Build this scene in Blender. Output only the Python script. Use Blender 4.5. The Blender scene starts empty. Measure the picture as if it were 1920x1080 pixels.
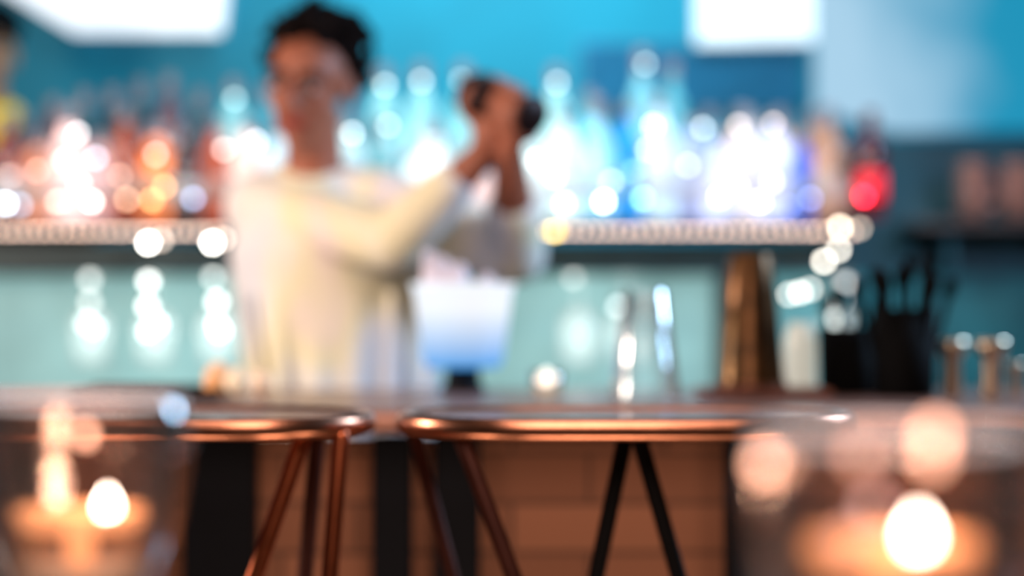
import bpy, bmesh, math, random
from mathutils import Vector, Matrix
random.seed(7)
F=4533.0; CZ=1.27
def P(px,py,D): return Vector(((px-960)/F*D, D, CZ-(py-540)/F*D))
def lin(c):
    c=c/255.0
    return c/12.92 if c<=0.04045 else ((c+0.055)/1.055)**2.4
def S(r,g,b): return (lin(r),lin(g),lin(b))
scn=bpy.context.scene
COL=scn.collection
scn.view_settings.view_transform='Standard'

# ------------------------------------------------------------ materials
def M(name,col,rough=.5,metal=0,em=None,es=0,noise=.15,scale=20,transp=0,coat=0,bump=0,emgrad=None,spec=.5,emnoise=0):
    m=bpy.data.materials.new(name); m.use_nodes=True
    nt=m.node_tree; N=nt.nodes; L=nt.links; N.clear()
    out=N.new('ShaderNodeOutputMaterial'); pb=N.new('ShaderNodeBsdfPrincipled')
    tc=N.new('ShaderNodeTexCoord'); nz=N.new('ShaderNodeTexNoise'); nz.inputs['Scale'].default_value=scale
    nz.inputs['Detail'].default_value=4
    L.new(tc.outputs['Object'],nz.inputs['Vector'])
    cr=N.new('ShaderNodeValToRGB'); cr.color_ramp.elements[0].position=.35; cr.color_ramp.elements[1].position=.65
    a=[max(0,c*(1-noise)) for c in col]; b=[min(1,c*(1+noise)) for c in col]
    cr.color_ramp.elements[0].color=(*a,1); cr.color_ramp.elements[1].color=(*b,1)
    L.new(nz.outputs['Fac'],cr.inputs['Fac']); L.new(cr.outputs['Color'],pb.inputs['Base Color'])
    pb.inputs['Roughness'].default_value=rough; pb.inputs['Metallic'].default_value=metal
    pb.inputs['Coat Weight'].default_value=coat; pb.inputs['Specular IOR Level'].default_value=spec
    if em is not None:
        pb.inputs['Emission Color'].default_value=(*em,1); pb.inputs['Emission Strength'].default_value=es
        if emnoise:
            mr=N.new('ShaderNodeMapRange'); mr.inputs[1].default_value=.3; mr.inputs[2].default_value=.7
            mr.inputs[3].default_value=es*(1-emnoise); mr.inputs[4].default_value=es*(1+emnoise)
            L.new(nz.outputs['Fac'],mr.inputs[0]); L.new(mr.outputs[0],pb.inputs['Emission Strength'])
        if emgrad:
            sp=N.new('ShaderNodeSeparateXYZ'); L.new(tc.outputs['Object'],sp.inputs[0])
            mr=N.new('ShaderNodeMapRange'); mr.inputs[1].default_value=emgrad[0]; mr.inputs[2].default_value=emgrad[1]
            L.new(sp.outputs['Z'],mr.inputs[0])
            c2=N.new('ShaderNodeValToRGB'); c2.color_ramp.elements[0].color=(*emgrad[2],1); c2.color_ramp.elements[1].color=(*emgrad[3],1)
            L.new(mr.outputs[0],c2.inputs['Fac']); L.new(c2.outputs['Color'],pb.inputs['Emission Color'])
    if bump:
        bp=N.new('ShaderNodeBump'); bp.inputs['Strength'].default_value=bump; bp.inputs['Distance'].default_value=.01
        L.new(nz.outputs['Fac'],bp.inputs['Height']); L.new(bp.outputs[0],pb.inputs['Normal'])
    if transp:
        tr=N.new('ShaderNodeBsdfTransparent'); mx=N.new('ShaderNodeMixShader'); mx.inputs[0].default_value=transp
        L.new(pb.outputs[0],mx.inputs[1]); L.new(tr.outputs[0],mx.inputs[2]); L.new(mx.outputs[0],out.inputs[0])
    else: L.new(pb.outputs[0],out.inputs[0])
    return m
def thin_glass(name,tint=(1,1,1),rough=.05,refl=1.0,em=0,emc=(1,1,1),blend=.35):
    m=bpy.data.materials.new(name); m.use_nodes=True
    nt=m.node_tree; N=nt.nodes; L=nt.links; N.clear()
    out=N.new('ShaderNodeOutputMaterial'); tr=N.new('ShaderNodeBsdfTransparent'); tr.inputs[0].default_value=(*tint,1)
    gl=N.new('ShaderNodeBsdfGlossy'); gl.inputs['Roughness'].default_value=rough
    lw=N.new('ShaderNodeLayerWeight'); lw.inputs[0].default_value=blend
    mt=N.new('ShaderNodeMath'); mt.operation='MULTIPLY'; mt.inputs[1].default_value=refl; mt.use_clamp=True
    L.new(lw.outputs['Facing'],mt.inputs[0])
    mx=N.new('ShaderNodeMixShader'); L.new(mt.outputs[0],mx.inputs[0]); L.new(tr.outputs[0],mx.inputs[1]); L.new(gl.outputs[0],mx.inputs[2])
    if em:
        e=N.new('ShaderNodeEmission'); e.inputs[0].default_value=(*emc,1); e.inputs[1].default_value=em
        ad=N.new('ShaderNodeAddShader'); L.new(mx.outputs[0],ad.inputs[0]); L.new(e.outputs[0],ad.inputs[1]); L.new(ad.outputs[0],out.inputs[0])
    else: L.new(mx.outputs[0],out.inputs[0])
    return m
def emis(name,col,s):
    return M(name,(.8,.8,.8),em=col,es=s)

# ------------------------------------------------------------ mesh helpers
def meshof(name,verts,faces,smooth=True):
    me=bpy.data.meshes.new(name); me.from_pydata([tuple(v) for v in verts],[],faces); me.update()
    if smooth:
        for p in me.polygons: p.use_smooth=True
    return me
def obj(name,me,loc=(0,0,0),parent=None,mat=None,rot=None,label=None,category=None,group=None,kind=None):
    o=bpy.data.objects.new(name,me); COL.objects.link(o)
    o.location=loc
    if rot: o.rotation_euler=rot
    if parent: o.parent=parent
    if mat and me is not None:
        if len(me.materials)==0: me.materials.append(None)
        o.material_slots[0].link='OBJECT'; o.material_slots[0].material=mat
    if label: o['label']=label
    if category: o['category']=category
    if group: o['group']=group
    if kind: o['kind']=kind
    return o
def lathe(name,prof,seg=40,closed=False):
    vs=[];fs=[];rings=[]
    for r,z in prof:
        if r<1e-6: rings.append([len(vs)]); vs.append((0,0,z))
        else:
            rings.append(list(range(len(vs),len(vs)+seg)))
            for i in range(seg):
                a=2*math.pi*i/seg; vs.append((r*math.cos(a),r*math.sin(a),z))
    pr=list(zip(rings[:-1],rings[1:]))
    if closed: pr.append((rings[-1],rings[0]))
    for A,B in pr:
        if len(A)==1 and len(B)==1: continue
        for i in range(seg):
            j=(i+1)%seg
            if len(A)==1: fs.append((A[0],B[j],B[i]))
            elif len(B)==1: fs.append((A[i],A[j],B[0]))
            else: fs.append((A[i],A[j],B[j],B[i]))
    return meshof(name,vs,fs)
def box(name,sx,sy,sz,bev=.003,c=(0,0,0)):
    bm=bmesh.new(); bmesh.ops.create_cube(bm,size=1)
    for v in bm.verts: v.co=Vector((v.co.x*sx+c[0],v.co.y*sy+c[1],v.co.z*sz+c[2]))
    if bev: bmesh.ops.bevel(bm,geom=bm.edges[:],offset=bev,segments=3,affect='EDGES',profile=.5)
    me=bpy.data.meshes.new(name); bm.to_mesh(me); bm.free(); return me
class Blob:
    def __init__(s): s.v=[]; s.f=[]
    def ring_loft(s,rings,cap0,cap1):
        n=len(rings[0]); b=len(s.v)
        for r in rings: s.v+= [Vector(p) for p in r]
        c0=len(s.v); s.v.append(Vector(cap0)); c1=len(s.v); s.v.append(Vector(cap1))
        for k in range(len(rings)-1):
            for i in range(n):
                j=(i+1)%n
                s.f.append((b+k*n+i,b+k*n+j,b+(k+1)*n+j,b+(k+1)*n+i))
        for i in range(n):
            j=(i+1)%n
            s.f.append((c0,b+j,b+i)); e=b+(len(rings)-1)*n
            s.f.append((c1,e+i,e+j))
    def cap(s,a,b,ra,rb,n=16,m=5):
        a=Vector(a);b=Vector(b);d=(b-a)
        if d.length<1e-5: d=Vector((0,0,1e-4))
        d=d.normalized(); u=d.orthogonal().normalized(); w=d.cross(u)
        rings=[]
        for k in range(1,m+1):
            t=math.pi/2*k/m; rings.append((a-d*ra*math.cos(t),ra*math.sin(t)))
        for k in range(m,0,-1):
            t=math.pi/2*k/m; rings.append((b+d*rb*math.cos(t),rb*math.sin(t)))
        R=[[c+(u*math.cos(2*math.pi*i/n)+w*math.sin(2*math.pi*i/n))*r for i in range(n)] for c,r in rings]
        s.ring_loft(R,a-d*ra,b+d*rb)
    def ell(s,c,r,rot=None,n=24,m=12):
        c=Vector(c); rings=[]
        def T(p):
            p=Vector((p[0]*r[0],p[1]*r[1],p[2]*r[2]))
            if rot: p=rot@p
            return c+p
        for k in range(1,m):
            t=-math.pi/2+math.pi*k/m
            rings.append([T((math.cos(t)*math.cos(2*math.pi*i/n),math.cos(t)*math.sin(2*math.pi*i/n),math.sin(t))) for i in range(n)])
        s.ring_loft(rings,T((0,0,-1)),T((0,0,1)))
    def loft(s,lst,n=28):
        rings=[]
        for c,rx,ry in lst:
            c=Vector(c); rings.append([c+Vector((rx*math.cos(2*math.pi*i/n),ry*math.sin(2*math.pi*i/n),0)) for i in range(n)])
        s.ring_loft(rings,lst[0][0],lst[-1][0])
    def chain(s,pts,rad):
        for i in range(len(pts)-1): s.cap(pts[i],pts[i+1],rad[i],rad[i+1])
    def out(s,name,base,T=None,vox=.006,smooth=3,parent=None,mat=None,**k):
        base=Vector(base)
        me=meshof(name,[v-base for v in s.v],s.f)
        o=obj(name,me,base if parent is None else (0,0,0),parent,mat,**k)
        if vox:
            r=o.modifiers.new('remesh','REMESH'); r.mode='VOXEL'; r.voxel_size=vox; r.use_smooth_shade=True
            if smooth:
                q=o.modifiers.new('smooth','SMOOTH'); q.iterations=smooth; q.factor=.5
        return o

# ------------------------------------------------------------ room shell
def plane_box(name,sx,sy,sz,c,mat):
    return obj(name,box(name,sx,sy,sz,0),c,None,mat,kind='structure')
wall_teal=M('wall_teal_paint',S(0,148,176),.6,noise=.25,scale=1.2)
dark_wall=M('dark_plaster',S(20,60,75),.7,noise=.2,scale=3)
floor_m=M('dark_wood_floor',S(40,28,24),.4,noise=.4,scale=8)
ceil_m=M('dark_ceiling_paint',S(30,40,46),.8)
plane_box('wall_back',6.2,.1,3.0,(0,6.55,1.5),wall_teal)
plane_box('wall_left',.1,9,3.0,(-3.05,2.05,1.5),dark_wall)
plane_box('wall_right',.1,9,3.0,(3.05,2.05,1.5),dark_wall)
plane_box('wall_front',6.2,.1,3.0,(0,-2.5,1.5),dark_wall)
plane_box('floor',6.2,9.2,.1,(0,2.05,-.05),floor_m)
plane_box('ceiling',6.2,9.2,.1,(0,2.05,3.05),ceil_m)

# ------------------------------------------------------------ wall screens
def flat_panel(name,pts,D,mat,label,cat,th=.03,fr=.012):
    w=[P(x,y,D) for x,y in pts]; c=sum(w,Vector())/len(w); n=len(w)
    e=bpy.data.objects.new(name,None); COL.objects.link(e); e.location=(c.x,c.y,c.z); e['label']=label; e['category']=cat
    vs=[p-c for p in w]+[p-c+Vector((0,th,0)) for p in w]
    fs=[tuple(range(n)),tuple(reversed(range(n,2*n)))]+[(i,i+n,(i+1)%n+n,(i+1)%n) for i in range(n)]
    obj('screen_surface',meshof('ss',vs,fs,False),(0,0,0),e,mat)
    b=Blob()
    for i in range(n):
        b.cap(w[i]-c+Vector((0,th*.6,0)),w[(i+1)%n]-c+Vector((0,th*.6,0)),fr,fr,8,3)
    obj('frame',meshof('fr',b.v,b.f),(0,0,0),e,M('screen_frame',S(120,180,200),.4))
    return e
flat_panel('light_panel',[(140,62),(415,62),(440,-160),(-220,-160)],6.42,emis('panel_glow',S(240,245,255),1.0),
  'glowing white light panel mounted high on teal wall','light panel')
flat_panel('light_panel',[(1306,82),(1530,78),(1530,-160),(1306,-160)],6.42,emis('panel_glow_white',S(225,240,255),1.0),
  'glowing white screen panel high on teal wall','light panel')
pm=bpy.data.materials.new('projected_picture'); pm.use_nodes=True
nt=pm.node_tree;N=nt.nodes;L=nt.links
pb=N['Principled BSDF']; tc=N.new('ShaderNodeTexCoord'); nz=N.new('ShaderNodeTexNoise'); nz.inputs['Scale'].default_value=3.5
sp=N.new('ShaderNodeSeparateXYZ'); L.new(tc.outputs['Object'],sp.inputs[0]); L.new(tc.outputs['Object'],nz.inputs['Vector'])
ma=N.new('ShaderNodeMath'); ma.operation='MULTIPLY_ADD'; ma.inputs[1].default_value=-2.0; ma.inputs[2].default_value=-.12
L.new(sp.outputs['X'],ma.inputs[0]); ad=N.new('ShaderNodeMath'); ad.operation='ADD'; L.new(ma.outputs[0],ad.inputs[0]); L.new(nz.outputs['Fac'],ad.inputs[1])
cr=N.new('ShaderNodeValToRGB'); cr.color_ramp.elements[0].position=.2; cr.color_ramp.elements[0].color=(*S(0,150,190),1)
cr.color_ramp.elements[1].position=.95; cr.color_ramp.elements[1].color=(*S(175,215,240),1)
L.new(ad.outputs[0],cr.inputs['Fac']); L.new(cr.outputs['Color'],pb.inputs['Emission Color']); pb.inputs['Emission Strength'].default_value=.88
pb.inputs['Base Color'].default_value=(.01,.03,.04,1)
flat_panel('projection_screen',[(1530,205),(1680,248),(2150,240),(2150,-160),(1530,-160)],6.38,pm,
  'pale cyan projection screen with cloudy picture on wall','screen',fr=.004)
flat_panel('wall_dark_area',[(1090,205),(1500,205),(1500,88),(1090,80)],6.46,M('deep_blue_area',S(0,105,145),.7),
  'deep blue darker area on teal wall','board',fr=.004)  # flat panel makes this part of the wall darker blue

# ------------------------------------------------------------ back bar
bb=bpy.data.objects.new('back_bar',None); COL.objects.link(bb); bb.location=(-.35,5.15,0)
bb['label']='back bar cabinet with backlit panel and LED-edged bottle shelf'; bb['category']='bar shelf'
def loc(p): return Vector(p)-bb.location
x0=-1.75; x1=P(1605,0,4.95).x; xm=P(1352,0,5.05).x
cab=M('back_bar_wood',S(24,40,46),.5)
panelm=M('frosted_backlit_panel',S(90,125,125),.5,em=S(150,195,193),es=.74,noise=.1,scale=4,emnoise=.3)
obj('cabinet_body',box('cb',x1-x0,.5,1.0,.005),loc(((x0+x1)/2,5.2,.5)),bb,cab)
obj('backlit_panel',box('bp',xm-x0-.02,.02,.27,.003),loc(((x0+xm)/2,5.1,1.165)),bb,panelm)
obj('side_backlit_panel',box('bp2',x1-xm-.02,.02,.27,.003),loc(((x1+xm)/2,5.12,1.165)),bb,M('dim_backlit_panel',S(40,90,100),.5,em=S(105,170,176),es=.75,scale=5,emnoise=.3))
obj('under_shelf_strip',box('sr',x1-x0,.06,.07,.004),loc(((x0+x1)/2,5.06,1.332)),bb,M('dark_strip',S(30,60,65),.5))  # dark strip below the shelf board
obj('end_panel',box('ep',.02,.3,.35,.003),loc((xm+.01,5.2,1.18)),bb,cab)
SH=P(0,409,4.93).z
obj('shelf_board',box('sb',x1-x0,.38,.03,.004),loc(((x0+x1)/2,5.11,SH-.0175)),bb,M('shelf_wood',S(70,60,60),.3))
obj('shelf_step',box('ss2',x1-x0,.13,.05,.004),loc(((x0+x1)/2,5.225,SH+.026)),bb,M('shelf_step_acrylic',S(120,150,160),.3))
for xx in (x0+.03,xm-.1,x1-.03):
    obj('bracket',box('bk',.02,.25,.33,.003),loc((xx,5.22,1.2)),bb,cab)
lm=bpy.data.materials.new('led_beads'); lm.use_nodes=True
nt=lm.node_tree;N=nt.nodes;L=nt.links;pb=N['Principled BSDF']; tc=N.new('ShaderNodeTexCoord'); sp=N.new('ShaderNodeSeparateXYZ')
L.new(tc.outputs['Object'],sp.inputs[0]); m1=N.new('ShaderNodeMath'); m1.operation='MULTIPLY'; m1.inputs[1].default_value=1/.022
L.new(sp.outputs['X'],m1.inputs[0]); m2=N.new('ShaderNodeMath'); m2.operation='FRACT'; L.new(m1.outputs[0],m2.inputs[0])
m3=N.new('ShaderNodeMath'); m3.operation='LESS_THAN'; m3.inputs[1].default_value=.22; L.new(m2.outputs[0],m3.inputs[0])
m4=N.new('ShaderNodeMath'); m4.operation='MULTIPLY'; m4.inputs[1].default_value=23; L.new(m3.outputs[0],m4.inputs[0])
L.new(m4.outputs[0],pb.inputs['Emission Strength']); pb.inputs['Emission Color'].default_value=(1,.66,.49,1)
obj('led_strip',box('ls',x1-x0,.004,.004,0),loc(((x0+x1)/2,4.916,P(0,434,4.916).z)),bb,lm)

# ------------------------------------------------------------ bottles
KIN={}
def bottle_meshes(kind):
    if kind in KIN: return KIN[kind]
    if kind=='spirit': pr=[(0,0),(.033,0),(.036,.004),(.037,.17),(.036,.19),(.032,.205),(.022,.222),(.015,.235),(.014,.275)];cap=(.0165,.265,.3); lab=(.0375,.05,.13)
    elif kind=='wine': pr=[(0,0),(.034,0),(.0365,.004),(.0365,.17),(.034,.192),(.026,.212),(.017,.228),(.015,.285)];cap=(.0165,.25,.3); lab=(.037,.04,.12)
    elif kind=='square': pr=[(0,0),(.037,0),(.04,.005),(.041,.15),(.040,.168),(.032,.180),(.018,.188),(.016,.215)];cap=(.021,.208,.24); lab=(.0415,.03,.12)
    elif kind=='round': pr=[(0,0),(.035,0),(.05,.012),(.064,.045),(.067,.07),(.062,.1),(.045,.13),(.025,.15),(.016,.165),(.015,.19)];cap=(.02,.185,.22); lab=(.0675,.062,.078)
    else: pr=[(0,0),(.026,0),(.03,.004),(.032,.08),(.03,.1),(.02,.115),(.012,.125),(.012,.15)];cap=(.014,.145,.165); lab=(.0322,.03,.07)
    H=cap[2]; rmax=max(r for r,z in pr)
    b=lathe('bottle_glass',pr+[(max(.001,pr[-1][0]-.003),pr[-1][1])])
    c=lathe('bottle_cap',[(0,cap[1]),(cap[0],cap[1]),(cap[0]*1.03,cap[1]+.003),(cap[0]*.98,H-.003),(cap[0]*.85,H),(0,H)])
    l=lathe('bottle_label',[(lab[0]-.002,lab[1]),(lab[0]+.0006,lab[1]),(lab[0]+.0006,lab[2]),(lab[0]-.002,lab[2])])
    KIN[kind]=(b,c,l,H,rmax); return KIN[kind]
MC={}
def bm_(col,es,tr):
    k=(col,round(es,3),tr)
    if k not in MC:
        MC[k]=M('bottle_glow_tint',S(*[c*.8 for c in col]),.14,em=S(*col),es=es,transp=tr,coat=.7,noise=.3,scale=16,emnoise=.75 if tr else 0)  # emission paints backlight into glass, caps and labels
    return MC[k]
def bottle(px,top,kind,col,es,desc,D=4.99,z=None,lab=(215,210,212),capc=(150,150,160),tr=.2,les=None,room=.072):
    b,c,l,H,rm=bottle_meshes(kind)
    zz=SH if z is None else z
    h=(CZ-(top-540)/F*D)-zz
    s=h/H; sw=min(1.12,max(.9,s),room/2*.97/rm)
    if kind=='round': sw=1.05
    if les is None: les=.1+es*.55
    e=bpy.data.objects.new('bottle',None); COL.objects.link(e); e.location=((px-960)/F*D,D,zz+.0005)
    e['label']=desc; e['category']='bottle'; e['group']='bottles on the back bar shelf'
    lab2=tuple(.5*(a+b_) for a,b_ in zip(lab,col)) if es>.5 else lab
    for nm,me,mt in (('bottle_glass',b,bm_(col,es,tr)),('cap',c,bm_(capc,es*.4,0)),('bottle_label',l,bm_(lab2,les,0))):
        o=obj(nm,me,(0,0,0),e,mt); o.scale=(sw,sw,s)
        o.rotation_euler=(0,0,random.random()*6)
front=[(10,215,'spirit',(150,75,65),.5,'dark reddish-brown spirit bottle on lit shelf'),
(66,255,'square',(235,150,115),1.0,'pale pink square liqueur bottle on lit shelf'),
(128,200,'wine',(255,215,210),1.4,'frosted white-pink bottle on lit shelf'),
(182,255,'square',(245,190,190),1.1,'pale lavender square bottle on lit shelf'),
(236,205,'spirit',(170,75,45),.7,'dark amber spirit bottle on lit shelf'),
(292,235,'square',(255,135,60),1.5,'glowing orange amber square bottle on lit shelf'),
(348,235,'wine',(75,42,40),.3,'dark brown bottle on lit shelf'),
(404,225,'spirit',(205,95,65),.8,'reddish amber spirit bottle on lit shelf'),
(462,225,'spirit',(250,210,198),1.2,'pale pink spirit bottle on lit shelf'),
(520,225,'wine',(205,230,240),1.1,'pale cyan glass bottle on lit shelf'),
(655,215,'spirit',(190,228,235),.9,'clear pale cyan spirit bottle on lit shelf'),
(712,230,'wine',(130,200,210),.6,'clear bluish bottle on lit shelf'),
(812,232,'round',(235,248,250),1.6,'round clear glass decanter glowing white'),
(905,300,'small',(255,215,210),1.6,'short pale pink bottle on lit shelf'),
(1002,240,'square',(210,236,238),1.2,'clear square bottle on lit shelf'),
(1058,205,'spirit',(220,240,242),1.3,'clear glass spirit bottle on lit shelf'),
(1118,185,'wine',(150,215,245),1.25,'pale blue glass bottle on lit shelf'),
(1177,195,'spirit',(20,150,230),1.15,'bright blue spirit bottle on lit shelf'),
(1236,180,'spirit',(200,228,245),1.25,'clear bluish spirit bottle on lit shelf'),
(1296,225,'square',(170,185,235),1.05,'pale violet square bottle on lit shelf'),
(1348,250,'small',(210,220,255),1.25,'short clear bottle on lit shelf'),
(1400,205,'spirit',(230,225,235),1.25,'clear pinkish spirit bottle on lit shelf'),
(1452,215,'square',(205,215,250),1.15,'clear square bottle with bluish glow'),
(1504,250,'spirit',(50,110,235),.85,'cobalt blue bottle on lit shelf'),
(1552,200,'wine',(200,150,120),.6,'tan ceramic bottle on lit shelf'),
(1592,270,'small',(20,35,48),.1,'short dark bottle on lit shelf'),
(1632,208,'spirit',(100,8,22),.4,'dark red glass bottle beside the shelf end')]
SZ=SH+.052
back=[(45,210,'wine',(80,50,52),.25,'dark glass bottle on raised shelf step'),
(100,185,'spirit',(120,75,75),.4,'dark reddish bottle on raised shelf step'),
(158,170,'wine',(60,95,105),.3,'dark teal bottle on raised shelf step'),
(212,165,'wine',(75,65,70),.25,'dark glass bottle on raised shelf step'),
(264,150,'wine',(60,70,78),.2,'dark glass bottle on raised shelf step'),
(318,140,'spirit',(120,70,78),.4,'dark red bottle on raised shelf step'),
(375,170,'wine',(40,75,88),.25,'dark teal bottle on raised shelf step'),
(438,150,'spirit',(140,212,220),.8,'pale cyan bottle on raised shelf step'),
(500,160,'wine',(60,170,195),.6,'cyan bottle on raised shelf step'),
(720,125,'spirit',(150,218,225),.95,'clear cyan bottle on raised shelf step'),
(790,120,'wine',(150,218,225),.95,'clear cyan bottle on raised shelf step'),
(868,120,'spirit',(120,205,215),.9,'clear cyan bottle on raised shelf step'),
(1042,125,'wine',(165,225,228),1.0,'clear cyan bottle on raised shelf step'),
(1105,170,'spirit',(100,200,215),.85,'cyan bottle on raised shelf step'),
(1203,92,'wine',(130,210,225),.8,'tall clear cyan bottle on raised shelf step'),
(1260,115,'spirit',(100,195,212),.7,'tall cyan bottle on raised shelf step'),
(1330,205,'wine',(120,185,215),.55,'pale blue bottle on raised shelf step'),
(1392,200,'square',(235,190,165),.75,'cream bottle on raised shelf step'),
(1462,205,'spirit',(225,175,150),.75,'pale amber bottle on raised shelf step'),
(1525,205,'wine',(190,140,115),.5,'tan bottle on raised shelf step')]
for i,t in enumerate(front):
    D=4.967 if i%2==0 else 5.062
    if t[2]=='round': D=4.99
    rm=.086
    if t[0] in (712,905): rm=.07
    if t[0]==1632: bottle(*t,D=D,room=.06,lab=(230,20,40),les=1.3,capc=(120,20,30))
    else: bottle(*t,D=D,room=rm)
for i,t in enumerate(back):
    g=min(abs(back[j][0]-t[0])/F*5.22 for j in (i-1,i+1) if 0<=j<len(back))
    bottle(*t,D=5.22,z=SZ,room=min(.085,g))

# ------------------------------------------------------------ added bulbs imitating bottle and glass glints
def glint_bulb(px,py,D,col,s,desc,r=.006):
    e=bpy.data.objects.new('added_glint',None); COL.objects.link(e); p=P(px,py,D); e.location=p
    e['label']=desc; e['category']='light'; e['group']='added glints on the bar shelf'
    obj('glint_bulb',lathe('glint_bulb',[(0,-r),(r*.7,-r*.7),(r,0),(r*.7,r*.7),(0,r)],16),(0,0,0),e,emis('glint_glow',col,s))
    obj('socket',lathe('socket',[(0,r*.8),(r*.8,r*.8),(r*.9,r*2),(r*.5,r*2.6),(0,r*2.6)],16),(0,0,0),e,M('socket_metal',S(120,110,100),.3,1))
for t in [(278,455,4.9,(1,.97,.9),50,'tiny white added glint under shelf edge'),
 (398,455,4.9,(1,.97,.9),50,'tiny white added glint under shelf edge'),
 (302,450,4.88,(1,.8,.65),9,'tiny warm added glint under shelf edge'),
 (418,448,4.88,(1,.8,.65),9,'tiny warm added glint under shelf edge'),
 (1575,425,4.88,(1,.85,.65),20,'tiny warm added glint at shelf end'),
 (1612,428,4.86,(1,.8,.6),6,'tiny warm added glint at shelf end'),
 (1012,432,4.88,(1,.72,.08),16,'tiny yellow added glint at shelf edge'),
 (1040,434,4.87,(1,.7,.08),16,'tiny yellow added glint at shelf edge'),
 (1620,368,4.92,(1,.01,.04),40,'tiny red added glint beside bottle'),
 (10,382,4.9,(.75,.88,1),30,'tiny bluish-white added glint among bottles'),
 (38,384,4.9,(.5,.75,1),9,'tiny bluish added glint among bottles'),
 (362,372,4.9,(.45,.6,1),10,'tiny bluish added glint among bottles'),
 (180,296,4.9,(.75,.8,1),10,'tiny bluish-white added glint among bottles'),
 (145,250,4.9,(1,.95,.95),12,'tiny white added glint among bottles'),
 (120,300,4.9,(1,.85,.8),9,'tiny warm added glint among bottles'),
 (70,320,4.9,(1,.6,.5),7,'tiny peach added glint among bottles'),
 (20,330,4.9,(1,.6,.5),5,'tiny peach added glint among bottles'),
 (225,330,4.9,(1,.55,.4),6,'tiny peach added glint among bottles'),
 (1545,490,4.88,(1,.93,.8),22,'tiny warm white added glint under shelf end'),
 (1572,468,4.88,(1,.93,.8),18,'tiny warm white added glint under shelf end'),
 (1500,548,4.9,(1,.95,.85),13,'tiny warm white added glint under shelf end'),
 (1480,552,4.9,(1,.95,.85),10,'tiny warm white added glint under shelf end'),
 (1520,542,4.9,(1,.95,.85),9,'tiny warm white added glint under shelf end'),
 (1132,378,4.9,(.95,1,1),28,'tiny white added glint among bottles'),
 (1146,340,4.9,(.8,.95,1),8,'tiny white added glint among bottles'),
 (1205,372,4.9,(.25,.65,1),18,'tiny blue added glint among bottles'),
 (1188,322,4.9,(.15,.55,1),8,'tiny blue added glint among bottles'),
 (1040,330,4.9,(.9,1,1),12,'tiny white added glint among bottles'),
 (1005,300,4.9,(.9,1,1),9,'tiny white added glint among bottles'),
 (1058,382,4.9,(.9,1,1),12,'tiny white added glint among bottles'),
 (1350,368,4.9,(.9,.95,1),16,'tiny white added glint among bottles'),
 (1382,352,4.9,(.9,.95,1),12,'tiny white added glint among bottles'),
 (1425,378,4.9,(.9,.92,1),14,'tiny white added glint among bottles'),
 (1448,340,4.9,(.9,.92,1),8,'tiny white added glint among bottles'),
 (1520,372,4.9,(.3,.4,1),9,'tiny blue added glint among bottles'),
 (1478,388,4.9,(.15,.25,1),7,'tiny blue added glint among bottles'),
 (660,250,4.9,(.85,1,1),9,'tiny white added glint among bottles'),
 (1318,240,4.9,(.75,.95,1),8,'tiny white added glint among bottles'),
 (1290,310,4.9,(.75,.85,1),7,'tiny white added glint among bottles'),
 (1225,235,4.9,(.85,.95,1),12,'tiny white added glint among bottles'),
 (1215,280,4.9,(.85,.98,1),9,'tiny white added glint among bottles'),
 (1385,235,4.9,(1,.85,.75),7,'tiny peach added glint among bottles'),
 (1450,232,4.9,(1,.8,.7),7,'tiny peach added glint among bottles'),
 (172,378,4.9,(1,.88,.8),20,'tiny warm added glint among bottles'),
 (150,345,4.9,(1,.85,.78),12,'tiny warm added glint among bottles'),
 (238,374,4.9,(1,.62,.4),11,'tiny orange added glint among bottles'),
 (285,375,4.9,(1,.5,.16),14,'tiny orange added glint among bottles'),
 (308,350,4.9,(1,.5,.16),13,'tiny orange added glint among bottles'),
 (292,290,4.9,(1,.75,.65),9,'tiny peach added glint among bottles'),
 (108,378,4.9,(1,.7,.55),11,'tiny pink added glint among bottles'),
 (420,280,4.9,(1,.8,.72),9,'tiny peach added glint among bottles'),
 (480,265,4.9,(.95,.95,1),11,'tiny white added glint among bottles'),
 (722,160,5.15,(.8,1,1),6,'tiny cyan added glint among bottles'),
 (790,152,5.15,(.8,1,1),6,'tiny cyan added glint among bottles'),
 (865,150,5.15,(.7,1,1),4,'tiny cyan added glint among bottles'),
 (1045,155,5.15,(.8,1,1),6,'tiny cyan added glint among bottles'),
 (1210,120,5.15,(.7,1,1),5,'tiny cyan added glint among bottles'),
 (440,185,5.15,(.7,1,1),5,'tiny cyan added glint among bottles'),
 (728,235,4.9,(.8,1,1),6,'tiny cyan added glint among bottles'),
 ]: glint_bulb(*t)

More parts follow.
